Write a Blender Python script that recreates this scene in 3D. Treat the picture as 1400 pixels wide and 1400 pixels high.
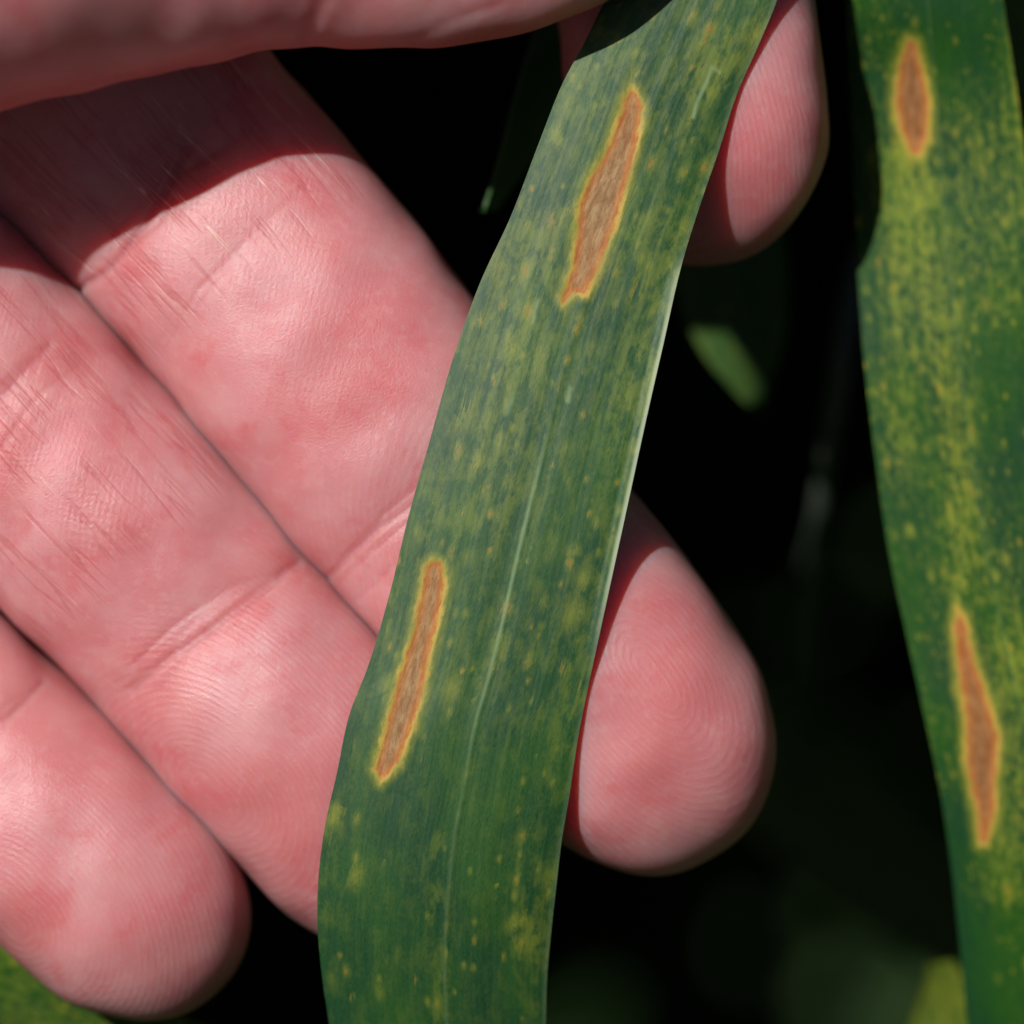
import bpy, math, random
import numpy as np
from mathutils import Vector

random.seed(7); rng = np.random.default_rng(11)
for o in list(bpy.data.objects): bpy.data.objects.remove(o)
scene = bpy.context.scene
col = scene.collection

# ------------------------------------------------------------------ camera
MM = 0.001
DIST = 300.0                     # mm from lens to the plane of focus
S = 0.045                        # mm per reference-photo pixel in that plane (frame is 63 mm wide)
PITCH = math.radians(45)
RV = np.array([1.0, 0, 0])
FV = np.array([0, math.cos(PITCH), -math.sin(PITCH)])
UV_ = np.array([0, math.sin(PITCH), math.cos(PITCH)])
BV = -FV
ORG = np.array([0, 0, 0.75])     # centre of the focus plane, 75 cm above the soil
CAM = ORG + BV * DIST * MM
cam = bpy.data.cameras.new('camera'); camo = bpy.data.objects.new('camera', cam); col.objects.link(camo)
camo.location = CAM; camo.rotation_euler = (math.pi/2 - PITCH, 0, 0)
cam.sensor_width = 36; cam.lens = 36 * DIST / (1400 * S)
cam.clip_start = 0.01; cam.clip_end = 100
cam.dof.use_dof = True; cam.dof.focus_distance = (DIST - 1.0) * MM; cam.dof.aperture_fstop = 14.0
scene.camera = camo

# ------------------------------------------------------------------ sky and sun
lc = np.array([-0.47, 0.44, 1.0]); lc /= np.linalg.norm(lc)
LV = lc[0]*RV + lc[1]*UV_ + lc[2]*BV          # towards the sun
elev = math.asin(LV[2]); azim = math.atan2(LV[0], LV[1])
w = bpy.data.worlds.new('World'); scene.world = w; w.use_nodes = True
wn = w.node_tree.nodes; bg = wn['Background']
sky = wn.new('ShaderNodeTexSky'); sky.sky_type = 'NISHITA'; sky.sun_disc = False
sky.sun_elevation = elev; sky.sun_rotation = azim
sky.air_density = 0.6; sky.dust_density = 1.5; sky.ozone_density = 0.4
w.node_tree.links.new(sky.outputs[0], bg.inputs[0]); bg.inputs[1].default_value = 0.05
sl = bpy.data.lights.new('sun', 'SUN'); sl.energy = 5.0; sl.angle = math.radians(0.8); sl.color = (1.0, 0.97, 0.93)
so = bpy.data.objects.new('sun', sl); col.objects.link(so)
so.rotation_euler = Vector(LV).to_track_quat('Z', 'Y').to_euler(); so.location = (-1, -1, 3)
vs = scene.view_settings; vs.view_transform = 'Standard'; vs.look = 'None'; vs.gamma = 1; vs.exposure = -0.22
scene.cycles.max_bounces = 5; scene.cycles.diffuse_bounces = 3; scene.cycles.glossy_bounces = 2; scene.cycles.transmission_bounces = 3
scene.render.resolution_x = scene.render.resolution_y = 1024

# ------------------------------------------------------------------ coordinate helpers
def P(px, py, z):
    """point in metres: px,py on the photo grid, z in mm in front of the focus plane"""
    px, py, z = np.broadcast_arrays(np.asarray(px, float), np.asarray(py, float), np.asarray(z, float))
    k = (DIST - z) / DIST * S
    x = (px-700)*k; y = (700-py)*k
    return ORG + MM*(x[..., None]*RV + y[..., None]*UV_ + z[..., None]*BV)
def project(p):
    d = p - ORG
    x = d@RV/MM; y = d@UV_/MM; z = d@BV/MM
    k = (DIST - z)/DIST*S
    return 700 + x/k, 700 - y/k, z
def spline(t, tk, vk):
    """monotone-ish cubic Hermite (finite difference tangents), vk (n,m)"""
    tk = np.asarray(tk, float); vk = np.asarray(vk, float)
    d = np.diff(vk, axis=0) / np.diff(tk)[:, None]
    h = np.diff(tk)[:, None]
    m = np.empty_like(vk); m[0] = d[0]; m[-1] = d[-1]
    m[1:-1] = (d[:-1]*h[1:] + d[1:]*h[:-1]) / (h[1:]+h[:-1])
    i = np.clip(np.searchsorted(tk, t, side='right')-1, 0, len(tk)-2)
    hh = (tk[i+1]-tk[i]); x = ((t-tk[i])/hh)[:, None]; hh = hh[:, None]
    return ((2*x**3-3*x**2+1)*vk[i] + (x**3-2*x**2+x)*hh*m[i] + (-2*x**3+3*x**2)*vk[i+1] + (x**3-x**2)*hh*m[i+1])
def norm(a): return a/np.maximum(np.linalg.norm(a, axis=-1, keepdims=True), 1e-12)
def sstep(a, b, x):
    t = np.clip((x-a)/(b-a), 0, 1); return t*t*(3-2*t)
def poly_dist(x, y, pts):
    d = np.full(x.shape, 1e9)
    for (ax, ay), (bx, by) in zip(pts[:-1], pts[1:]):
        vx, vy = bx-ax, by-ay
        t = np.clip(((x-ax)*vx+(y-ay)*vy)/(vx*vx+vy*vy), 0, 1)
        d = np.minimum(d, np.hypot(x-ax-t*vx, y-ay-t*vy))
    return d
def poly_sdf(x, y, pts):
    """positive inside"""
    c = pts + [pts[0]]
    d = poly_dist(x, y, c); ins = np.zeros(x.shape, bool)
    for (ax, ay), (bx, by) in zip(c[:-1], c[1:]):
        if ay == by: continue
        cond = ((ay > y) != (by > y)) & (x < (bx-ax)*(y-ay)/(by-ay)+ax)
        ins ^= cond
    return np.where(ins, d, -d)
def make_mesh(name, verts, faces, attrs=None, uv=None, smooth=True):
    me = bpy.data.meshes.new(name)
    n = len(verts); f = np.asarray(faces, np.int32); nf, k = f.shape
    me.vertices.add(n); me.vertices.foreach_set('co', np.ascontiguousarray(verts, np.float32).ravel())
    me.loops.add(nf*k); me.loops.foreach_set('vertex_index', f.ravel())
    me.polygons.add(nf); me.polygons.foreach_set('loop_start', np.arange(nf, dtype=np.int32)*k)
    me.update(calc_edges=True)
    if smooth: me.polygons.foreach_set('use_smooth', np.ones(nf, bool))
    for an, av in (attrs or {}).items():
        a = me.attributes.new(an, 'FLOAT', 'POINT'); a.data.foreach_set('value', np.ascontiguousarray(av, np.float32))
    if uv is not None:
        l = me.uv_layers.new(name='UVMap'); l.data.foreach_set('uv', np.ascontiguousarray(uv[f.ravel()], np.float32).ravel())
    me.validate(); return me
def link(name, me, m=None, parent=None, **props):
    o = bpy.data.objects.new(name, me); col.objects.link(o)
    if m: me.materials.append(m)
    if parent: o.parent = parent
    for k, v in props.items(): o[k] = v
    return o
def empty(name, loc, **props):
    o = bpy.data.objects.new(name, None); col.objects.link(o); o.location = loc; o.empty_display_size = 0.01
    for k, v in props.items(): o[k] = v
    bpy.context.view_layer.update()
    return o
def child(name, me, m, parent, **props):
    """mesh given in world space, parented to an empty that only translates"""
    me.transform(parent.matrix_world.inverted()); me.update()
    return link(name, me, m, parent, **props)

# ------------------------------------------------------------------ node helper
class NT:
    def __init__(s, name):
        s.m = bpy.data.materials.new(name); s.m.use_nodes = True
        s.t = s.m.node_tree; s.n = s.t.nodes; s.bsdf = s.n['Principled BSDF']; s.out = s.n['Material Output']
    def new(s, k, **p):
        q = s.n.new('ShaderNode'+k)
        for a, b in p.items(): setattr(q, a, b)
        return q
    def put(s, sock, v):
        if hasattr(v, 'is_output') or isinstance(v, bpy.types.NodeSocket): s.t.links.new(v, sock)
        elif isinstance(v, tuple) and len(v) == 3 and sock.type == 'RGBA': sock.default_value = (*v, 1)
        else: sock.default_value = v
    def math(s, op, a, b=None, c=None, clamp=False):
        q = s.new('Math', operation=op, use_clamp=clamp)
        for i, v in enumerate((a, b, c)):
            if v is not None: s.put(q.inputs[i], v)
        return q.outputs[0]
    def ss(s, a, b, x):
        q = s.new('MapRange', interpolation_type='SMOOTHSTEP')
        s.put(q.inputs[0], x); s.put(q.inputs[1], a); s.put(q.inputs[2], b); return q.outputs[0]
    def attr(s, name): return s.new('Attribute', attribute_name=name).outputs['Fac']
    def uv(s): return s.new('UVMap', uv_map='UVMap').outputs[0]
    def mapv(s, vec, scale, loc=(0, 0, 0), rot=0):
        q = s.new('Mapping'); s.put(q.inputs[0], vec); q.inputs['Scale'].default_value = scale
        q.inputs['Location'].default_value = loc; q.inputs['Rotation'].default_value = (0, 0, rot); return q.outputs[0]
    def noise(s, vec, scale=1.0, detail=2, rough=.5, dist=0.0):
        q = s.new('TexNoise'); s.put(q.inputs['Vector'], vec); q.inputs['Scale'].default_value = scale
        q.inputs['Detail'].default_value = detail; q.inputs['Roughness'].default_value = rough
        q.inputs['Distortion'].default_value = dist; return q.outputs['Fac']
    def voro(s, vec, scale=1.0, feature='F1', rnd=1.0):
        q = s.new('TexVoronoi', feature=feature); s.put(q.inputs['Vector'], vec); q.inputs['Scale'].default_value = scale
        q.inputs['Randomness'].default_value = rnd; return q
    def mix(s, f, a, b, mode='MIX'):
        q = s.new('Mix', data_type='RGBA', blend_type=mode); s.put(q.inputs[0], f)
        s.put(q.inputs[6], a); s.put(q.inputs[7], b); return q.outputs[2]
    def bump(s, h, strength, dist, normal=None):
        q = s.new('Bump'); q.inputs['Strength'].default_value = strength; q.inputs['Distance'].default_value = dist
        s.put(q.inputs['Height'], h)
        if normal: s.put(q.inputs['Normal'], normal)
        return q.outputs[0]
    def set(s, **k):
        for a, b in k.items(): s.put(s.bsdf.inputs[a.replace('_', ' ')], b)

# ------------------------------------------------------------------ materials
def leaf_material(name, dark, mid, pale, fleck_scale=1.0, sheen=0.5, spec=0.5, gold=0.30, core_mul=(1, 1, 1)):
    t = NT(name); uv = t.uv()
    sep = t.new('SeparateXYZ'); t.put(sep.inputs[0], uv); u, v = sep.outputs[0], sep.outputs[1]
    # parallel veins: u in mm across the blade
    wob = t.math('MULTIPLY', t.noise(t.mapv(uv, (.6, .12, 1)), 1.0, 2), .9)
    vein = t.math('SINE', t.math('MULTIPLY', t.math('ADD', u, wob), 15.0))
    streak = t.noise(t.mapv(uv, (4.5, .16, 1)), 1.0, 3, .6)
    grain = t.noise(t.mapv(uv, (9.0, 3.2, 1)), 1.0, 3, .65)
    blot = t.noise(t.mapv(uv, (.22, .09, 1), (3, 1, 0)), 1.0, 3, .55)
    c = t.mix(t.ss(.34, .68, blot), dark, mid)
    c = t.mix(t.math('MULTIPLY', t.ss(.50, .72, streak), .22), c, pale)
    c = t.mix(t.math('MULTIPLY', t.ss(.45, .75, grain), .30), c, pale)
    c = t.mix(t.math('MULTIPLY', t.ss(.55, .30, grain), .35), c, tuple(x*.55 for x in dark))
    c = t.mix(t.math('MULTIPLY', t.ss(.2, 1.0, vein), .08), c, pale)
    # yellowing between the veins and small flecks, as dense as the attribute says
    chl = t.math('MULTIPLY', t.attr('chlorosis'), t.math('ADD', .25, t.math('MULTIPLY', t.noise(t.mapv(uv, (1.6, .05, 1), (11, 3, 0)), 1.0, 3, .6), 1.5)))
    chl = t.math('MULTIPLY', chl, t.math('ADD', .35, t.math('MULTIPLY', t.noise(t.mapv(uv, (.45, .22, 1), (13, 5, 0)), 1.0, 3, .6), 1.3)))
    haze = t.noise(t.mapv(uv, (1.3*fleck_scale, .60*fleck_scale, 1), (9, 4, 0)), 1.0, 5, .70)
    hz = t.math('MULTIPLY', t.ss(.54, .34, t.math('SUBTRACT', t.math('SUBTRACT', 1.0, haze), t.math('MULTIPLY', chl, .10))), t.math('MULTIPLY', chl, 1.05), clamp=True)
    c = t.mix(t.math('MULTIPLY', hz, .55), c, (gold*.70, gold*.86, .030))
    for sx, sy, off, lim in ((2.0, 1.15, 0, .40), (1.15, .6, 17, .42), (.6, .36, 31, .40)):
        vo = t.voro(t.mapv(uv, (sx*fleck_scale, sy*fleck_scale, 1), (off, off, 0)), 1.0)
        cr = t.new('SeparateColor'); t.put(cr.inputs[0], vo.outputs['Color'])
        on = t.math('LESS_THAN', cr.outputs[0], t.math('MULTIPLY', chl, .55))
        wd = t.math('ADD', t.math('MULTIPLY', cr.outputs[1], .22), lim-.10)
        dist = t.math('ADD', vo.outputs['Distance'], t.math('MULTIPLY', t.math('SUBTRACT', grain, .5), .75))
        f = t.math('MULTIPLY', t.math('MULTIPLY', on, t.ss(1.2, -.25, t.math('DIVIDE', dist, wd))), .52)
        c = t.mix(f, c, (gold*.95, gold*1.02, .035))
        rust = t.math('MULTIPLY', t.math('GREATER_THAN', cr.outputs[2], .78), t.math('MULTIPLY', f, t.ss(.55, .1, t.math('DIVIDE', dist, wd))))
        c = t.mix(t.math('MULTIPLY', rust, 1.1, clamp=True), c, (.36, .12, .015))
    # midrib and pale margin, painting the sun caught by its curled edge
    mr = t.math('MULTIPLY', t.attr('midrib'), t.math('ADD', .45, t.noise(t.mapv(uv, (.2, .5, 1), (1, 2, 0)), 1.0, 3))); c = t.mix(t.math('MULTIPLY', mr, .75), c, (.22, .33, .16))
    mg = t.attr('margin'); c = t.mix(mg, c, (.50, .56, .40))
    # lesions: signed distance in mm, positive inside
    les = t.math('ADD', t.attr('lesion'), t.math('MULTIPLY', t.math('SUBTRACT', t.noise(t.mapv(uv, (3.5, 1.3, 1), (5, 2, 0)), 1.0, 4, .68), .5), .75))
    c = t.mix(t.math('MULTIPLY', t.ss(-.70, -.02, les), .60), c, (.24, .26, .03))
    rimv = t.math('ADD', .45, t.math('MULTIPLY', t.ss(.35, .65, t.noise(t.mapv(uv, (.9, .35, 1), (6, 6, 0)), 1.0, 2)), .5))
    c = t.mix(t.math('MULTIPLY', t.ss(-.24, .10, les), rimv), c, (.54, .36, .06))
    tan_s = t.noise(t.mapv(uv, (3.2, .8, 1), (2, 7, 0)), 1.0, 5, .72)
    c = t.mix(t.ss(.06, .28, les), c, t.mix(t.ss(.4, .65, tan_s), (.42, .135, .03), (.50, .21, .06)))
    core = t.mix(t.ss(.35, .68, tan_s), tuple(q*k_ for q, k_ in zip((.24, .125, .048), core_mul)), tuple(q*k_ for q, k_ in zip((.43, .285, .140), core_mul)))
    c = t.mix(t.math('MULTIPLY', t.ss(.20, .72, les), t.math('ADD', .42, t.math('MULTIPLY', blot, .85)), clamp=True), c, core)
    speck = t.noise(t.mapv(uv, (6, 4, 1), (1, 9, 0)), 1.0, 2, .6)
    c = t.mix(t.math('MULTIPLY', t.math('MULTIPLY', t.ss(.62, .72, speck), t.ss(.4, .7, les)), .6), c, (.16, .055, .02))
    h = t.math('ADD', t.math('MULTIPLY', vein, .22), t.math('ADD', t.math('MULTIPLY', streak, .15), t.math('MULTIPLY', grain, 1.6)))
    h = t.math('SUBTRACT', h, t.math('MULTIPLY', t.ss(-.1, .6, les), 1.0))
    nrm = t.bump(h, .30, .00004)
    rough = t.math('ADD', sheen, t.math('MULTIPLY', t.math('SUBTRACT', streak, .5), .10))
    rough = t.math('ADD', rough, t.math('MULTIPLY', t.ss(-.1, .3, les), .25))
    t.set(Base_Color=c, Roughness=rough, Normal=nrm, Specular_IOR_Level=spec)
    tr = t.new('BsdfTranslucent'); t.put(tr.inputs[0], t.mix(.5, c, (.10, .24, .01))); t.put(tr.inputs['Normal'], nrm)
    ms = t.new('MixShader'); ms.inputs[0].default_value = .16
    t.put(ms.inputs[1], t.bsdf.outputs[0]); t.put(ms.inputs[2], tr.outputs[0]); t.put(t.out.inputs[0], ms.outputs[0])
    return t.m

def skin_material():
    t = NT('skin'); uv = t.uv(); ob = t.new('TexCoord').outputs['Object']
    big = t.noise(ob, 110, 3, .55, .4); blot = t.noise(ob, 260, 4, .6, .3); fine = t.noise(ob, 1500, 3, .6)
    c = t.mix(t.ss(.32, .70, big), (.59, .202, .215), (.62, .292, .302))
    c = t.mix(t.math('MULTIPLY', t.ss(.50, .70, blot), .55), c, (.57, .120, .140))
    c = t.mix(t.math('MULTIPLY', t.ss(.50, .30, blot), .40), c, (.67, .35, .34))
    c = t.mix(t.math('MULTIPLY', t.ss(.52, .68, fine), .20), c, (.66, .40, .36))
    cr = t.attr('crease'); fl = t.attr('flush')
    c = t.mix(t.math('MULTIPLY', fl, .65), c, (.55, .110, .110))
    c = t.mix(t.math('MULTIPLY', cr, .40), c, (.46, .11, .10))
    # friction ridges
    warp = t.math('MULTIPLY', t.math('SUBTRACT', t.noise(t.mapv(uv, (.16, .16, 1)), 1.0, 2), .5), 13.0)
    rid = t.math('SINE', t.math('ADD', t.attr('ridge'), warp))
    brk = t.math('MULTIPLY', t.math('MULTIPLY', t.ss(.25, .75, t.noise(t.mapv(uv, (1.9, 1.9, 1)), 1.0, 3, .6)), 1.8), t.ss(.12, .55, t.noise(t.mapv(uv, (.17, .17, 1), (3, 3, 0)), 1.0, 2)))
    ramp = t.math('MULTIPLY', t.attr('ridge_amount'), brk)
    rh = t.math('MULTIPLY', rid, ramp)
    c = t.mix(t.math('MULTIPLY', t.math('MULTIPLY', t.ss(.15, .95, rid), ramp), .06), c, (.74, .50, .46))
    # lengthwise wrinkles of the phalanges (u along the finger, v round it)
    wr = t.attr('wrinkle')
    wv = t.math('ADD', t.noise(t.mapv(uv, (.10, 1.25, 1)), 1.0, 2, .5, .25), 0.0)
    ln = t.math('MULTIPLY', t.ss(.07, .0, t.math('ABSOLUTE', t.math('SUBTRACT', wv, .5))), wr)
    gate = t.ss(.40, .58, t.noise(t.mapv(uv, (.16, .5, 1), (4, 4, 0)), 1.0, 2))
    ln = t.math('MULTIPLY', ln, gate)
    c = t.mix(t.math('MULTIPLY', ln, .42), c, (.45, .09, .10))
    sc = t.noise(t.mapv(uv, (.055, 2.6, 1), (8, 3, 0)), 1.0, 2, .5)
    scr = t.math('MULTIPLY', t.ss(.016, .003, t.math('ABSOLUTE', t.math('SUBTRACT', sc, .56))), t.ss(.50, .62, t.noise(t.mapv(uv, (.13, .35, 1), (1, 7, 0)), 1.0, 1)))
    scr = t.math('MULTIPLY', scr, t.attr('scratch'))
    c = t.mix(t.math('MULTIPLY', scr, .75), c, (.82, .58, .50))
    # fine criss-cross skin
    us = t.new('SeparateXYZ'); t.put(us.inputs[0], uv)
    w1 = t.math('MULTIPLY', t.noise(t.mapv(uv, (.55, .55, 1), (2, 6, 0)), 1.0, 3), 14.0)
    w2 = t.math('MULTIPLY', t.noise(t.mapv(uv, (.55, .55, 1), (7, 1, 0)), 1.0, 3), 14.0)
    d1 = t.math('ADD', t.math('MULTIPLY', us.outputs[0], 12.0), t.math('MULTIPLY', us.outputs[1], 9.0))
    d2 = t.math('SUBTRACT', t.math('MULTIPLY', us.outputs[0], 9.0), t.math('MULTIPLY', us.outputs[1], 13.0))
    hatch = t.math('MULTIPLY', t.math('ADD', t.math('SINE', t.math('ADD', d1, w1)), t.math('SINE', t.math('ADD', d2, w2))), .5)
    pat = t.ss(.38, .64, t.noise(t.mapv(uv, (.22, .22, 1), (5, 8, 0)), 1.0, 2))
    micro = t.noise(t.mapv(uv, (6.5, 6.5, 1)), 1.0, 3, .65)
    cell = t.math('ADD', t.math('MULTIPLY', t.math('MULTIPLY', hatch, pat), t.math('ADD', .06, t.math('MULTIPLY', wr, .18))), t.math('MULTIPLY', micro, 1.1))
    h = t.math('ADD', t.math('MULTIPLY', rh, .15), t.math('MULTIPLY', cell, .8))
    h = t.math('SUBTRACT', h, t.math('MULTIPLY', ln, .75))
    h = t.math('ADD', h, t.math('ADD', t.math('MULTIPLY', scr, .6), t.math('MULTIPLY', fine, .7)))
    nrm = t.bump(h, .8, .00005)
    t.set(Base_Color=c, Normal=nrm, Specular_IOR_Level=t.math('SUBTRACT', .6, t.math('MULTIPLY', cr, .5)), Subsurface_Weight=.9, Subsurface_Scale=.0052)
    t.set(Roughness=t.math('ADD', .36, t.math('MULTIPLY', blot, .16)))
    t.bsdf.inputs['Subsurface Radius'].default_value = (1.0, .20, .10)
    t.bsdf.subsurface_method = 'RANDOM_WALK'
    return t.m

def plain(name, colr, rough=.6, spec=.3, nscale=60, amt=.4):
    t = NT(name); ob = t.new('TexCoord').outputs['Object']
    n = t.noise(ob, nscale, 4, .6)
    c = t.mix(t.ss(.3, .7, n), tuple(x*(1-amt) for x in colr), tuple(x*(1+amt) for x in colr))
    t.set(Base_Color=c, Roughness=rough, Specular_IOR_Level=spec, Normal=t.bump(n, .5, .002))
    return t.m
M_LEAF = leaf_material('leaf_held', (.010, .062, .020), (.024, .094, .016), (.055, .135, .040), .85, .54, .44, .30)
M_LEAF2 = leaf_material('leaf_hanging', (.005, .048, .016), (.014, .080, .007), (.045, .125, .012), 1.7, .62, .16, .36, (.80, .62, .55))
M_BLADE = leaf_material('leaf_crop', (.020, .075, .018), (.035, .105, .018), (.06, .13, .03), 1.0, .55, .35, .22)
M_SKIN = skin_material()
M_NAIL = plain('nail', (.56, .34, .28), .3, .5, 200, .08)
M_SOIL = plain('soil', (.030, .022, .015), .95, .1, 30, .5)
M_GREY = plain('glint_blade', (.085, .105, .080), .5, .5, 90, .3)  # grey base colour stands in for the glint on a green blade
M_CROP = plain('crop_leaf', (.030, .070, .018), .6, .25, 40, .3)

# ------------------------------------------------------------------ ground
gv = np.array([[-30, -30, 0], [30, -30, 0], [30, 30, 0], [-30, 30, 0]], float)
link('ground', make_mesh('ground', gv, [[0, 1, 2, 3]]), M_SOIL, kind='structure')

# ------------------------------------------------------------------ the hand
class Loft:
    """closed finger-like loft: knots (px, py, z, half width, front depth, back depth), all but px/py in mm"""
    def __init__(s, knots, cap, p=2.1, n=2.35):
        k = np.array(knots, float); s.cap = cap; s.p = p; s.n = n
        pts = P(k[:, 0], k[:, 1], k[:, 2])
        tk = np.concatenate([[0], np.cumsum(np.linalg.norm(np.diff(pts, axis=0), axis=1))])/MM
        s.tk = tk; s.val = np.concatenate([pts, k[:, 3:6]*MM], 1); s.L = tk[-1]
    def frame(s, t):
        v = spline(t, s.tk, s.val); e = .05
        a = spline(np.minimum(t+e, s.L), s.tk, s.val)[:, :3]; b = spline(np.maximum(t-e, 0), s.tk, s.val)[:, :3]
        T = norm(a-b); N = norm(np.cross(T, BV[None])); D = np.cross(N, T)
        return v, T, N, D
    def at(s, t, th, grow=0.0):
        v, T, N, D = s.frame(t)
        q = np.clip((s.L-t)/s.cap, 0, 1); cap = (1-(1-q)**s.p)**(1/s.p)
        c, si = np.cos(th), np.sin(th)
        r = (np.abs(c)**s.n+np.abs(si)**s.n)**(-1/s.n)
        wd = v[:, 3:4]*cap[:, None]+grow*MM; fr = v[:, 4:5]*cap[:, None]+grow*MM; bk = v[:, 5:6]*cap[:, None]+grow*MM
        dep = np.where(si[None] > 0, fr, bk)
        return v[:, None, :3] + (wd*(c*r)[None])[..., None]*N[:, None] + (dep*(si*r)[None])[..., None]*D[:, None]
    def params(s, fine=.2, coarse=2.0):
        t = 0.0; out = [0.0]; tail = 2.0
        while t < s.L-tail:
            x, y, z = project(spline(np.array([t]), s.tk, s.val)[:, :3])
            inside = -350 < x[0] < 1750 and -350 < y[0] < 1750
            t += fine if inside else coarse; out.append(min(t, s.L-tail))
        out = sorted(set(out))
        e = np.linspace(1, 0, 22)[1:]
        return np.array(out+list(s.L-tail*e**2))

def fray(c_):
    # one anatomical fold = a soft hollow plus a few short wandering lines
    pts, dep, wid, red = c_; p = np.array(pts, float); out = []
    tk = np.arange(len(p)); rs = np.random.default_rng(int(abs(p[0, 0])*7+abs(p[0, 1])))
    out.append((pts, dep*.35, wid*2.6, red*.25))
    for k in range(4):
        a, b = sorted(rs.uniform(0, len(p)-1, 2)) if k else (0, len(p)-1)
        if b-a < .5: b = min(len(p)-1, a+.6); a = max(0, b-.6)
        t = np.linspace(a, b, 14); q = spline(t, tk, p) if len(p) > 2 else p[0]+(p[1]-p[0])*t[:, None]
        off = np.cumsum(rs.normal(0, 1.3, (14, 2)), 0) + (rs.normal(0, 9, 2) if k else 0)
        out.append(([tuple(v) for v in q+off], dep*(.36 if k == 0 else .16), wid*(.45 if k == 0 else .3), red*(.7 if k == 0 else .5)))
    return out
CREASES = []   # (polyline px, depth mm, width mm, redness)
def crease(pts, depth, width, red): CREASES.append((pts, depth, width, red))
hv, hf, huv, ha = [], [], [], {k: [] for k in ('ridge', 'ridge_amount', 'crease', 'flush', 'wrinkle', 'scratch')}
def add_loft(L, nth=260, core=None, pad=None, wrk=None, fine=.2, creases=(), flush=(), scratch=0.0):
    t = L.params(fine); th = np.linspace(0, 2*np.pi, nth, endpoint=False)
    v = L.at(t, th)
    nt = len(t)
    x, y, z = project(v.reshape(-1, 3)); x = x.reshape(nt, nth); y = y.reshape(nt, nth)
    # outward normal of the loft
    du = np.gradient(v, axis=0); dv = np.roll(v, -1, 1)-np.roll(v, 1, 1); nr = norm(np.cross(dv, du))
    if np.sum(nr*(v-v.mean(1, keepdims=True))) < 0: nr = -nr
    front = sstep(-.15, .35, (nr@BV))
    cr = np.zeros((nt, nth)); disp = np.zeros((nt, nth))
    cr = np.maximum(cr, .85*sstep(.62, .08, nr@BV))  # reddens finger sides: real skin redness plus painted shade between fingers
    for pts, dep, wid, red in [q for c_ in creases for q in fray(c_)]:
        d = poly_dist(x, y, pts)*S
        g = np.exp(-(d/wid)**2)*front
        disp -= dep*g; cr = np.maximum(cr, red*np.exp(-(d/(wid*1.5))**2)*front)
    # slight lumpiness of flesh
    tt, tv = np.meshgrid(t, th, indexing='ij')
    ph = random.random()*6
    disp += .10*np.sin(tt*.55+ph+1.3*np.cos(tv*2))*np.sin(tv*3+tt*.21+ph) + .05*np.sin(tt*1.35+2*ph)*np.cos(tv*5+ph)
    capf = np.clip((L.L-t)/L.cap, 0, 1)[:, None]
    v = v + nr*(disp*np.minimum(1, capf*1.5)*MM)[..., None]
    fl = np.zeros((nt, nth))
    for fx, fy, rad, amt in flush: fl = np.maximum(fl, amt*np.exp(-(((x-fx)**2+(y-fy)**2)/rad**2)))
    # texture coordinates in mm
    circ = np.linalg.norm(np.roll(v, -1, 1)-v, axis=2).sum(1).mean()/MM
    uv = np.stack([tt, (tv/(2*np.pi)-.25)*circ], -1)
    ridge = np.zeros((nt, nth)); amt = np.zeros((nt, nth))
    if core:
        (cx, cy), (ax, ay), ratio = core
        a = (x-cx)*ax+(y-cy)*ay; b = -(x-cx)*ay+(y-cy)*ax
        ridge = np.sqrt((np.maximum(np.abs(a)-20, 0)/ratio)**2+b**2+25)*S*2*np.pi/.35
        amt = front*sstep(pad+2, pad+7, tt)
        # transverse ridges further back
        ridge = np.where(tt < pad+2, (tt*.75+uv[..., 1]*.65)*2*np.pi/.36, ridge)
        amt = np.maximum(amt, .35*front*sstep(pad+2, pad-3, tt))
    wk = np.zeros((nt, nth))
    if wrk: wk = front*sstep(wrk[0], wrk[0]+4, tt)*sstep(wrk[1], wrk[1]-3, tt)
    base = sum(len(q) for q in hv)
    i = np.arange(nt-1)[:, None]; j = np.arange(nth)[None]
    f = np.stack([base+i*nth+j, base+i*nth+(j+1) % nth, base+(i+1)*nth+(j+1) % nth, base+(i+1)*nth+j], -1).reshape(-1, 4)
    hv.append(v.reshape(-1, 3)); hf.append(f[:, ::-1]); huv.append(uv.reshape(-1, 2))
    for k, q in (('ridge', ridge), ('ridge_amount', amt), ('crease', cr), ('flush', fl), ('wrinkle', wk), ('scratch', wk*scratch)): ha[k].append(q.ravel())

#        px    py     z    w     front back
MID = Loft([(-420, -560, -5, 10.0, 9.0, 10), (-75, -120, -5.4, 11.0, 8.6, 9), (110, 98, -7.9, 10.5, 8.0, 9), (212, 216, -9.6, 10.0, 7.9, 9),
            (330, 337, -9.2, 9.5, 8.6, 8.5), (440, 475, -8.8, 9.5, 9.0, 8), (540, 600, -8.5, 9.35, 8.6, 7.5), (612, 688, -8.2, 9.1, 7.9, 7),
            (715, 800, -8.0, 9.05, 8.6, 7), (815, 920, -8.1, 8.95, 8.7, 6.3), (898, 1045, -8.6, 8.4, 8.3, 5.2), (968, 1172, -9.2, 7.2, 7.4, 4.2)], 10.0, 2.4, 2.7)
RING = Loft([(-740, -150, -4, 9.6, 9, 9), (-330, 220, -5.0, 9.4, 8.5, 8.5), (-60, 490, -9.0, 9.1, 8.0, 8), (60, 617, -9.4, 8.75, 8.7, 7.5),
             (180, 745, -9.0, 8.7, 8.6, 7.5), (262, 835, -8.8, 8.5, 7.8, 7), (340, 930, -8.6, 8.45, 8.3, 6.5), (440, 1040, -8.8, 8.35, 8.3, 6),
             (530, 1145, -9.6, 8.0, 7.2, 5), (636, 1272, -10.8, 7.0, 5.6, 4.2)], 10, 2.2)
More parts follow.
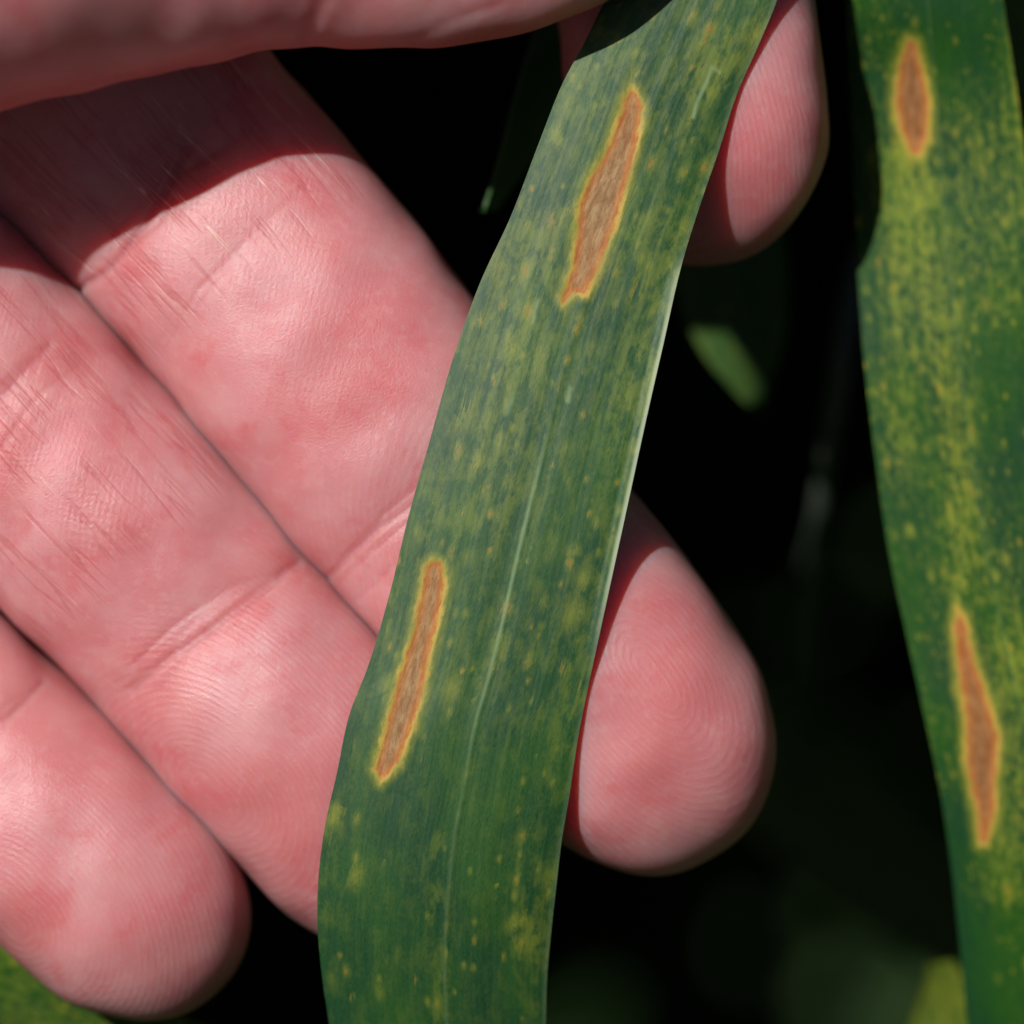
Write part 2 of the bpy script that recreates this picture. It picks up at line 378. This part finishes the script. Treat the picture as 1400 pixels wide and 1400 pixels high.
PINK = Loft([(-1030, 260, -12, 8.5, 8, 8), (-640, 560, -10.5, 7.8, 7.5, 7.5), (-330, 805, -9.8, 7.6, 7.4, 7), (-150, 940, -9.4, 8.1, 7.4, 6.5),
             (-40, 1034, -9.0, 7.9, 7.2, 6), (80, 1138, -8.6, 7.7, 7.7, 5.5), (180, 1232, -8.7, 7.5, 7.4, 5), (300, 1352, -9.4, 6.5, 6.2, 4)], 9.3, 2.3, 2.5)
INDEX = Loft([(-330, -960, -14, 10.5, 10, 10), (150, -1080, -17, 9.4, 9, 9), (600, -1080, -20, 9.2, 9, 9), (800, -850, -19, 9.0, 9, 9), (880, -520, -14, 8.4, 8, 8),
              (905, -230, -8.6, 8.0, 7.4, 7), (930, -30, -7.8, 8.0, 7.8, 6.5), (950, 110, -7.8, 8.1, 8.0, 6), (962, 215, -8.0, 7.9, 7.7, 5.4), (975, 362, -8.8, 6.6, 6.4, 4.2)], 9.6, 2.35, 3.0)
THUMB = Loft([(-1250, -300, -6, 15, 12, 12), (-800, 0, 2, 14, 12, 12), (-350, 0, 8, 11.0, 12, 10), (0, -95, 9.0, 10.4, 12, 9), (200, -132, 6.8, 10.2, 9.6, 7.6), (410, -160, 5.2, 9.9, 8.0, 6.2),
              (540, -164, 4.5, 10.2, 7.2, 5.4), (680, -176, 3.9, 10.0, 6.0, 4.0), (820, -210, 3.6, 8.8, 5.2, 3.2), (955, -258, 3.6, 7.0, 4.0, 2.6)], 11, 2.2, 1.9)
PALM = Loft([(-2900, -1450, -22, 27, 22, 22), (-2200, -1150, -20, 27, 20, 20), (-1750, -930, -18, 30, 18, 17), (-1300, -700, -17, 38, 16, 14),
             (-800, -430, -15, 42, 14, 13), (-430, -250, -14, 41, 10, 11), (-250, -170, -14, 36, 6, 8)], 12, 2.4, 2.6)
mid_cr = [([(250, 205), (215, 270), (150, 345), (95, 385)], .55, .55, 1.0), ([(345, 175), (300, 205), (240, 240)], .35, .6, .8), ([(330, 340), (270, 400), (215, 480)], .10, .35, .35),
          ([(420, 250), (340, 320), (280, 390)], .08, .3, .3), ([(650, 640), (560, 690), (500, 735), (445, 788)], .40, .55, .75), ([(600, 640), (520, 705), (455, 765)], .16, .4, .5),
          ([(620, 715), (540, 765), (480, 815)], .12, .4, .4)]
ring_cr = [([(410, 765), (365, 795), (300, 845), (235, 890), (180, 938)], .42, .5, .75), ([(390, 775), (320, 800), (250, 850), (190, 905)], .20, .35, .55), ([(330, 850), (270, 880), (215, 950)], .15, .35, .5),
           ([(70, 470), (20, 525), (-60, 610)], .35, .5, .6), ([(110, 500), (40, 560), (-20, 640)], .12, .35, .4)]
pink_cr = [([(60, 930), (0, 990), (-60, 1050), (-130, 1120)], .35, .5, .7), ([(40, 960), (-30, 1030)], .1, .3, .4)]
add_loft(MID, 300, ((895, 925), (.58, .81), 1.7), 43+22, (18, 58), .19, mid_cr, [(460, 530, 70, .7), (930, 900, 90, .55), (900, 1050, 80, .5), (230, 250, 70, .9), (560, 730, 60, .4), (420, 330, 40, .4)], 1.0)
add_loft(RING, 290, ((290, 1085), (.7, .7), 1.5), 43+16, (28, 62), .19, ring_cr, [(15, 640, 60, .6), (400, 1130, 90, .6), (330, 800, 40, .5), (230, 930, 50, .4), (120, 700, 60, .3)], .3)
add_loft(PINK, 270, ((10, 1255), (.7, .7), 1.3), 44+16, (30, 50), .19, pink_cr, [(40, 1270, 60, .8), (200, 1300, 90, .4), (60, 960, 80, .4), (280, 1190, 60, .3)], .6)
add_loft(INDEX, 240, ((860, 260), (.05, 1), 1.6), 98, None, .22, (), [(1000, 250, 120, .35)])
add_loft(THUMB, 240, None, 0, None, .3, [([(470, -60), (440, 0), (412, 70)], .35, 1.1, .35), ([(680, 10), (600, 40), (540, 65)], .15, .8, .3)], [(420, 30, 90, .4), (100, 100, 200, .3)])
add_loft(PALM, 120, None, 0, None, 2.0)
base = P(-900, -400, -15)
hand = empty('hand', base, label='pale pink hand, palm towards us, three fingers spread behind the held leaf', category='hand')
hm = make_mesh('palm_and_fingers', np.concatenate(hv), np.concatenate(hf), {k: np.concatenate(q) for k, q in ha.items()}, np.concatenate(huv))
child('palm_and_fingers', hm, M_SKIN, hand)
def nail(L, half, length):
    t = np.linspace(L.L-length, L.L-.9, 26); th = np.linspace(1.5*np.pi-half, 1.5*np.pi+half, 22)
    out = []
    for g in (.35, -.15): out.append(L.at(t, th, g))
    v = np.concatenate([o.reshape(-1, 3) for o in out]); nt, nh = len(t), len(th)
    f = []
    for k in (0, 1):
        for i in range(nt-1):
            for j in range(nh-1):
                b = k*nt*nh+i*nh+j; q = [b, b+1, b+nh+1, b+nh]; f.append(q[::-1] if k else q)
    o2 = nt*nh
    for i in range(nt-1):
        for j in (0, nh-1): f.append([i*nh+j, (i+1)*nh+j, o2+(i+1)*nh+j, o2+i*nh+j])
    for j in range(nh-1):
        for i in (0, nt-1): f.append([i*nh+j, i*nh+j+1, o2+i*nh+j+1, o2+i*nh+j])
    child('fingernail', make_mesh('fingernail', v, f), M_NAIL, hand)
for L_, hf_, ln_ in ((MID, .95, 12), (RING, .95, 11), (PINK, .95, 9.5), (INDEX, .95, 11.5), (THUMB, .95, 14)): nail(L_, hf_, ln_)

# ------------------------------------------------------------------ leaves
def leaf(name, label, rows, lesions=(), chl=None, mid_u=.5, mid_fn=None, margin_light=None, mat=None, step=.09, nacross=170, thick=.22, group=None, curl=None, ripple=.016, scars=()):
    """rows: (Lx, Ly, Lz, Rx, Ry, Rz, bulge)"""
    k = np.array(rows, float)
    A = P(k[:, 0], k[:, 1], k[:, 2]); B = P(k[:, 3], k[:, 4], k[:, 5]); Mi = (A+B)/2
    tk = np.concatenate([[0], np.cumsum(np.linalg.norm(np.diff(Mi, axis=0), axis=1))])/MM
    val = np.concatenate([A, B, k[:, 6:7]], 1)
    t = 0.0; ts = [0.0]
    while t < tk[-1]:
        p = spline(np.array([t]), tk, val); x, y, z = project((p[:, :3]+p[:, 3:6])/2)
        t += step if -150 < y[0] < 1550 and -200 < x[0] < 1600 else 1.2
        ts.append(min(t, tk[-1]))
    ts = np.array(sorted(set(ts))); s = spline(ts, tk, val)
    u = np.linspace(0, 1, nacross)
    v = s[:, None, :3]*(1-u)[None, :, None] + s[:, None, 3:6]*u[None, :, None]
    nt = len(ts)
    wid = np.linalg.norm(s[:, 3:6]-s[:, :3], axis=1)/MM
    across = norm(s[:, 3:6]-s[:, :3]); along = norm(np.gradient(s[:, :3]+s[:, 3:6], axis=0)); nr = norm(np.cross(along, across))
    nr = np.where((nr@BV)[:, None] < 0, -nr, nr)
    um = (u-mid_u)[None]*wid[:, None]                       # mm from the midrib
    h = s[:, 6:7]*(1-(2*u-1)**2)[None]
    tt = ts[:, None]
    h = h - .05*np.exp(-(um/1.2)**2) + .02*np.exp(-(um/.3)**2)
    h = h + ripple*np.sin(um*2.1+.05*tt)*np.sin(tt*.12+um*.2) + .4*ripple*np.sin(um*5.3+.02*tt)
    h = h + ripple*2.5*np.exp(-((u[None])*wid[:, None]/1.3)**2)*np.sin(tt*.33+1) + ripple*2.5*np.exp(-((1-u[None])*wid[:, None]/1.3)**2)*np.sin(tt*.27)
    if curl is not None:
        ed = (1-u[None])*wid[:, None]
        x, y, z = project(v.reshape(-1, 3)); yy = y.reshape(nt, -1)
        h = h + curl(yy)*np.clip(1-ed/.75, 0, 1)**1.6
    v = v + nr[:, None]*(h*MM)[..., None]
    x, y, z = project(v.reshape(-1, 3)); x = x.reshape(nt, -1); y = y.reshape(nt, -1)
    les = np.full(x.shape, -5.0); owner = np.full(x.shape, -1)
    for q, pts in enumerate(lesions):
        d = poly_sdf(x, y, pts)*S; les = np.maximum(les, d); owner[d > .02] = q
    v = v - nr[:, None]*(.10*sstep(-.1, .5, les)*MM)[..., None]
    C = np.zeros(x.shape)+.12
    if chl: C = chl(x, y, um, tt)
    MR = np.exp(-(um/.12)**2)*(mid_fn(y) if mid_fn else .5)
    for pts_, wd_, am_ in scars: MR = np.maximum(MR, am_*np.exp(-(poly_dist(x, y, pts_)*S/wd_)**2))
    MG = np.zeros(x.shape)
    if margin_light: MG = sstep(.36, .10, (1-u[None])*wid[:, None])*margin_light(y)
    uvm = np.stack([um+np.zeros_like(tt), tt+np.zeros_like(um)], -1).reshape(-1, 2)
    i = np.arange(nt-1)[:, None]; j = np.arange(nacross-1)[None]
    f = np.stack([i*nacross+j, (i+1)*nacross+j, (i+1)*nacross+j+1, i*nacross+j+1], -1).reshape(-1, 4)
    own = owner.ravel()[f].max(1)
    attrs = {'lesion': les.ravel(), 'chlorosis': np.clip(C, 0, 1.2).ravel(), 'midrib': MR.ravel(), 'margin': MG.ravel()}
    root = empty(name, v.reshape(-1, 3)[nacross//2], label=label, category='leaf')
    if group: root['group'] = group
    V = v.reshape(-1, 3)
    if (np.cross(V[f[0, 1]]-V[f[0, 0]], V[f[0, 3]]-V[f[0, 0]]))@nr[0] < 0: f = f[:, ::-1]
    def piece(pname, sel, back, **kw):
        ff = f[sel]; ids, inv = np.unique(ff, return_inverse=True)
        vv = [V[ids]]; fs = [inv.reshape(ff.shape)]; src = [ids]; n0 = len(ids)
        if back:                                            # underside and a thin rim along the outer edge
            Bk = (v-nr[:, None]*(thick*MM)).reshape(-1, 3)
            vv.append(Bk); fs.append(f[:, ::-1]+n0); src.append(np.arange(len(V))); n1 = n0+len(V)
            g = np.arange(nt*nacross).reshape(nt, nacross)
            loop = np.concatenate([g[:-1, 0], g[-1, :-1], g[:0:-1, -1], g[0, :0:-1]]); m_ = len(loop)
            vv += [V[loop], Bk[loop]]; src += [loop, loop]
            k_ = np.arange(m_); k2 = (k_+1) % m_
            fs.append(np.stack([n1+k_, n1+k2, n1+m_+k2, n1+m_+k_], 1))
        src = np.concatenate(src)
        me = make_mesh(pname, np.concatenate(vv), np.concatenate(fs), {a_: b_[src] for a_, b_ in attrs.items()}, uvm[src])
        return child(pname, me, mat, root, **kw)
    piece('blade', own < 0, True)
    for q in range(len(lesions)): piece('lesion', own == q, False, label='brown spindle-shaped dead patch with yellow rim')
    return root

def gauss(x, y, pts, rad): return np.exp(-(poly_dist(x, y, pts)/rad)**2)
LES_A = [(864, 116), (874, 128), (881, 148), (872, 205), (858, 258), (843, 310), (822, 368), (804, 404), (786, 404), (770, 418), (765, 405), (780, 368), (786, 322), (790, 280), (803, 245), (826, 208), (842, 168), (852, 132)]
LES_B = [(593, 764), (606, 768), (611, 790), (604, 838), (590, 892), (579, 955), (564, 1000), (546, 1046), (520, 1072), (510, 1052), (522, 1008), (541, 932), (562, 868), (574, 806), (580, 772)]
def chl_a(x, y, um, tt):
    c = .36 + .36*gauss(x, y, [(720, 340), (690, 560), (640, 700)], 60) + .25*gauss(x, y, [(980, 60), (900, 120), (820, 110)], 70)
    c += .28*gauss(x, y, [(900, 300), (860, 560)], 40) + .2*gauss(x, y, [(1000, 60), (880, 560), (800, 900), (740, 1150), (720, 1300)], 30)
    c += .35*gauss(x, y, [(450, 1100), (445, 1250)], 14) + .3*gauss(x, y, [(740, 1240), (735, 1390)], 22) + .35*gauss(x, y, [(602, 1150), (600, 1400)], 14)
    c -= .16*sstep(900, 1120, y)
    c += .8*gauss(x, y, [(715, 1262), (722, 1280)], 16) + .7*gauss(x, y, [(463, 1112), (462, 1116)], 11) + .8*gauss(x, y, [(758, 188), (762, 192)], 10) + .6*gauss(x, y, [(975, 100), (960, 120)], 22)
    return c
leaf('wheat_leaf', 'dark green wheat leaf with two long brown lesions, pinched in the hand before its fingers',
     [(760, -1600, -14, 960, -1600, -14, 0), (840, -600, -3, 1050, -600, -3, 0), (875, -230, .0, 1072, -210, .0, .1), (858, -100, .2, 1074, -90, .2, .2), (834, -15, .4, 1064, -5, .4, .3), (815, 25, .5, 1040, 55, .5, .4), (797, 62, .6, 1008, 128, .6, .5), (770, 112, .7, 985, 200, .7, .5),
      (735, 200, .8, 958, 278, .9, .5), (700, 292, .9, 932, 362, 1.1, .5), (655, 390, 1.0, 906, 475, 1.4, .5), (620, 488, 1.1, 884, 572, 1.7, .5), (586, 608, 1.2, 861, 678, 1.8, .5),
      (560, 700, 1.2, 842, 765, 1.7, .5), (530, 822, 1.1, 820, 866, 1.4, .5), (500, 920, 1.0, 802, 950, 1.0, .6), (480, 970, .9, 792, 1000, .8, .7), (460, 1060, .5, 779, 1085, .2, .8), (444, 1132, .0, 768, 1150, -.4, .9), (435, 1205, -.7, 760, 1218, -1.2, 1.0),
      (434, 1262, -1.4, 754, 1270, -2.0, 1.0), (440, 1332, -2.6, 748, 1336, -3.1, 1.0), (450, 1400, -4.0, 746, 1402, -4.4, 1.0), (470, 1550, -7.4, 742, 1550, -7.8, 1.0), (560, 2100, -24, 745, 2100, -24, .7), (690, 2900, -60, 700, 2900, -60, 0)],
     [LES_A, LES_B], chl_a, .545, lambda y: sstep(540, 720, y)*(1-.72*sstep(850, 1080, y)), lambda y: sstep(330, 470, y)*sstep(930, 740, y)*.60+.08, M_LEAF, .08, 190, .22, 'wheat leaves with brown lesions',
     scars=[([(973, 92), (966, 112), (953, 140), (948, 160)], .12, 1.1), ([(975, 92), (985, 100)], .1, .9), ([(779, 530), (776, 548)], .15, .7), ([(700, 545), (692, 565)], .15, .5), ([(735, 410), (728, 440)], .12, .5)],
     curl=lambda y: .45*sstep(320, 450, y)*sstep(950, 780, y))

LES_C = [(1240, 52), (1254, 56), (1264, 98), (1273, 138), (1271, 188), (1258, 216), (1242, 210), (1228, 176), (1221, 140), (1227, 90)]
LES_D = [(1307, 828), (1320, 843), (1334, 900), (1354, 960), (1368, 1008), (1364, 1060), (1362, 1118), (1350, 1156), (1338, 1156), (1333, 1110), (1319, 1050), (1318, 980), (1308, 920), (1302, 858)]
def chl_b(x, y, um, tt):
    c = .22 + .9*gauss(x, y, [(1248, 205), (1252, 235), (1262, 270)], 17) + .55*gauss(x, y, [(1250, 215), (1265, 330), (1280, 430), (1300, 560), (1315, 700), (1312, 800)], 28) + .35*gauss(x, y, [(1330, 200), (1360, 300), (1350, 400)], 60)
    c += .45*gauss(x, y, [(1205, 210), (1220, 290), (1230, 480), (1240, 640)], 26) + .4*gauss(x, y, [(1390, 60), (1400, 250)], 22) + .45*gauss(x, y, [(1395, 900), (1390, 1200), (1360, 1200)], 40)
    c += .3*gauss(x, y, [(1360, 780), (1380, 940)], 40) - .25*gauss(x, y, [(1310, 1150), (1345, 1400)], 40) - .1*gauss(x, y, [(1390, 480), (1390, 640)], 40) - .2*gauss(x, y, [(1290, 10), (1320, 60)], 60)
    return c
leaf('wheat_leaf', 'bright green wheat leaf with dense yellow flecks, hanging free beyond the fingertips',
     [(1080, -1500, -42, 1240, -1480, -40, .2), (1120, -700, -14, 1330, -690, -13, .4), (1148, -150, -9.6, 1358, -140, -9.0, .5), (1157, 0, -10.2, 1373, 8, -9.4, .5), (1161, 100, -12.4, 1388, 108, -10.4, .5), (1166, 220, -13.4, 1403, 225, -10.8, .5), (1171, 340, -13, 1418, 350, -10.2, .5), (1180, 480, -11.6, 1436, 490, -10.0, .5),
      (1196, 620, -11.4, 1456, 630, -10.0, .5), (1216, 760, -11.4, 1480, 770, -10.0, .5), (1240, 872, -11.6, 1500, 880, -10.2, .6), (1264, 980, -11.8, 1522, 985, -10.6, .7), (1285, 1080, -12.4, 1540, 1085, -11.2, .9), (1300, 1180, -13.2, 1556, 1184, -12, 1.1), (1311, 1280, -14.4, 1566, 1282, -13.4, 1.2),
      (1322, 1400, -16.2, 1574, 1402, -15, 1.2), (1345, 1600, -21, 1580, 1600, -20, 1.1), (1440, 2300, -45, 1600, 2300, -45, .6), (1560, 3000, -80, 1570, 3000, -80, 0)],
     [LES_C, LES_D], chl_b, .52, lambda y: .12+0*y, None, M_LEAF2, .085, 180, .22, 'wheat leaves with brown lesions')

def bg_leaf(label, axis, halfw, chl=.3, mat=None, group=None, tilt=0.0, bulge=.6):
    """axis: (px,py,z) knots; halfw in px per knot; tilt raises the right-hand side (mm)"""
    a = np.array(axis, float); rows = []
    d = np.gradient(a[:, :2], axis=0); d /= np.linalg.norm(d, axis=1)[:, None]
    nx, ny = -d[:, 1], d[:, 0]
    for i in range(len(a)):
        hw = halfw[i]
        L = (a[i, 0]+nx[i]*hw, a[i, 1]+ny[i]*hw); R = (a[i, 0]-nx[i]*hw, a[i, 1]-ny[i]*hw)
        rows.append((*L, a[i, 2]-tilt, *R, a[i, 2]+tilt, bulge))
    return leaf('wheat_leaf', label, rows, (), lambda x, y, um, tt: np.zeros(x.shape)+chl, .5, None, None, mat or M_BLADE, .5, 28, .22, group)
BG = 'out-of-focus wheat leaves deep in the crop'
bg_leaf('spotted green wheat leaf lying behind the lowest fingertip', [(-900, 930, -32), (-400, 1200, -23), (-100, 1355, -19), (110, 1450, -18), (330, 1510, -20), (700, 1650, -30)], [110, 110, 105, 100, 85, 10], .6, M_LEAF2, BG, 4)
bg_leaf('blurred olive green leaf tip just below the bent forefinger', [(900, -500, -40), (940, 0, -38), (975, 250, -33.5), (1000, 380, -33), (1020, 480, -33), (1035, 560, -33)], [90, 90, 86, 78, 52, 2], .5, M_BLADE, BG, -2)
bg_leaf('bright yellow-green blurred leaf tip low beside the hanging leaf', [(1300, 2200, -70), (1320, 1750, -42), (1312, 1560, -35), (1300, 1440, -32), (1285, 1315, -31)], [80, 78, 74, 64, 14], 1.1, M_LEAF2, BG, -4)
bg_leaf('dim brownish leaf slanting across the dark gap below the fingertips', [(600, 700, -140), (900, 930, -125), (1180, 1150, -115), (1450, 1370, -110), (1900, 1750, -120)], [60, 75, 80, 75, 10], .9, M_BLADE, BG, -6)
bg_leaf('small bright green leaf point in the dark gap above the long finger', [(950, -500, -45), (800, 0, -20), (735, 160, -16), (702, 225, -15), (664, 292, -14)], [60, 52, 34, 18, 2], .1, M_BLADE, BG, -3)
bg_leaf('dim olive leaf passing behind the hanging leaf', [(1250, -700, -70), (1400, -100, -50), (1520, 400, -52), (1700, 1000, -70)], [60, 70, 70, 5], .8, M_BLADE, BG, -4)
bg_leaf('narrow grey-green leaf glinting in the dark gap beside the hanging leaf', [(1200, 300, -54), (1158, 430, -42), (1144, 530, -40), (1132, 610, -42), (1100, 800, -75), (1080, 1200, -140)], [10, 11, 11, 10, 9, 3], .0, M_GREY, BG, 1)

# ------------------------------------------------------------------ crop all around (uncountable; packed dense out of view to darken the background)
def crop():
    V, F, n = [], [], 0
    UVs = []
    for b in range(25000):
        sky_screen = b >= 16000  # higher blades: unseen ring added to cut sky light on the hand
        x0, y0 = rng.uniform(-.85, .60), rng.uniform(-.65, .90)
        h0 = .02+.62*rng.uniform(0, 1)**.6
        if sky_screen: x0, y0 = rng.uniform(-.95, .95), rng.uniform(-1.1, .95); h0 = rng.uniform(.45, .98)
        ln = rng.uniform(.14, .30); az = rng.uniform(0, 2*np.pi); wd = rng.uniform(.006, .010)
        m = 9; t = np.linspace(0, 1, m)
        up = rng.uniform(.5, 1.0); arch = rng.uniform(.5, 1.3)
        r = ln*(t*.25+.6*t**1.7); zz = h0+ln*(up*t-arch*t**2*.75)
        d = np.array([math.cos(az), math.sin(az)]); pr = np.array([-d[1], d[0]])
        c = np.stack([x0+d[0]*r, y0+d[1]*r, zz], 1)
        if sky_screen:
            if np.any(np.hypot(c[:, 0], c[:, 1]+.06) < .30): continue
            q = c-ORG; al = q@LV
            if np.any((al > 0) & (np.linalg.norm(q-al[:, None]*LV, axis=1) < .13)): continue
        else: c[:, 2] = np.minimum(np.maximum(c[:, 2], .01), .712-.02*rng.random())
        # keep the view and the light path to hand and leaves free
        q = c-ORG; cx, cy, cz = q@RV/MM, q@UV_/MM, q@BV/MM
        half = 31.5*(DIST-cz)/DIST+14
        if np.any((np.abs(cx) < half) & (np.abs(cy) < half) & (cz > -520)): continue
        s_ = -cz/lc[2]; lx, ly = cx+lc[0]*s_, cy+lc[1]*s_
        if np.any((cz > -34) & ((np.hypot(cx, cy) < 92) | ((cx < 0) & (np.abs(cx*.45+cy*.89) < 62)))): continue
        wv = wd*np.clip(np.minimum(t*6+.5, (1-t)*2.2), .02, 1)
        for sgn in (-1, 1): V.append(c+np.outer(wv*sgn, np.append(pr, .25*sgn*0)))
        UVs += [np.stack([-wv*1000, t*ln*1000], 1), np.stack([wv*1000, t*ln*1000], 1)]
        for i in range(m-1): F.append([n+i, n+i+1, n+m+i+1, n+m+i])
        n += 2*m
    return np.concatenate(V), F, np.concatenate(UVs)
cv, cf, cuv = crop()
nz = np.zeros(len(cv))
link('wheat_crop', make_mesh('wheat_crop', cv, cf, None, cuv), M_CROP, kind='stuff', label='dense dark wheat foliage behind everything, with an added unseen ring that cuts the sky light', category='foliage')
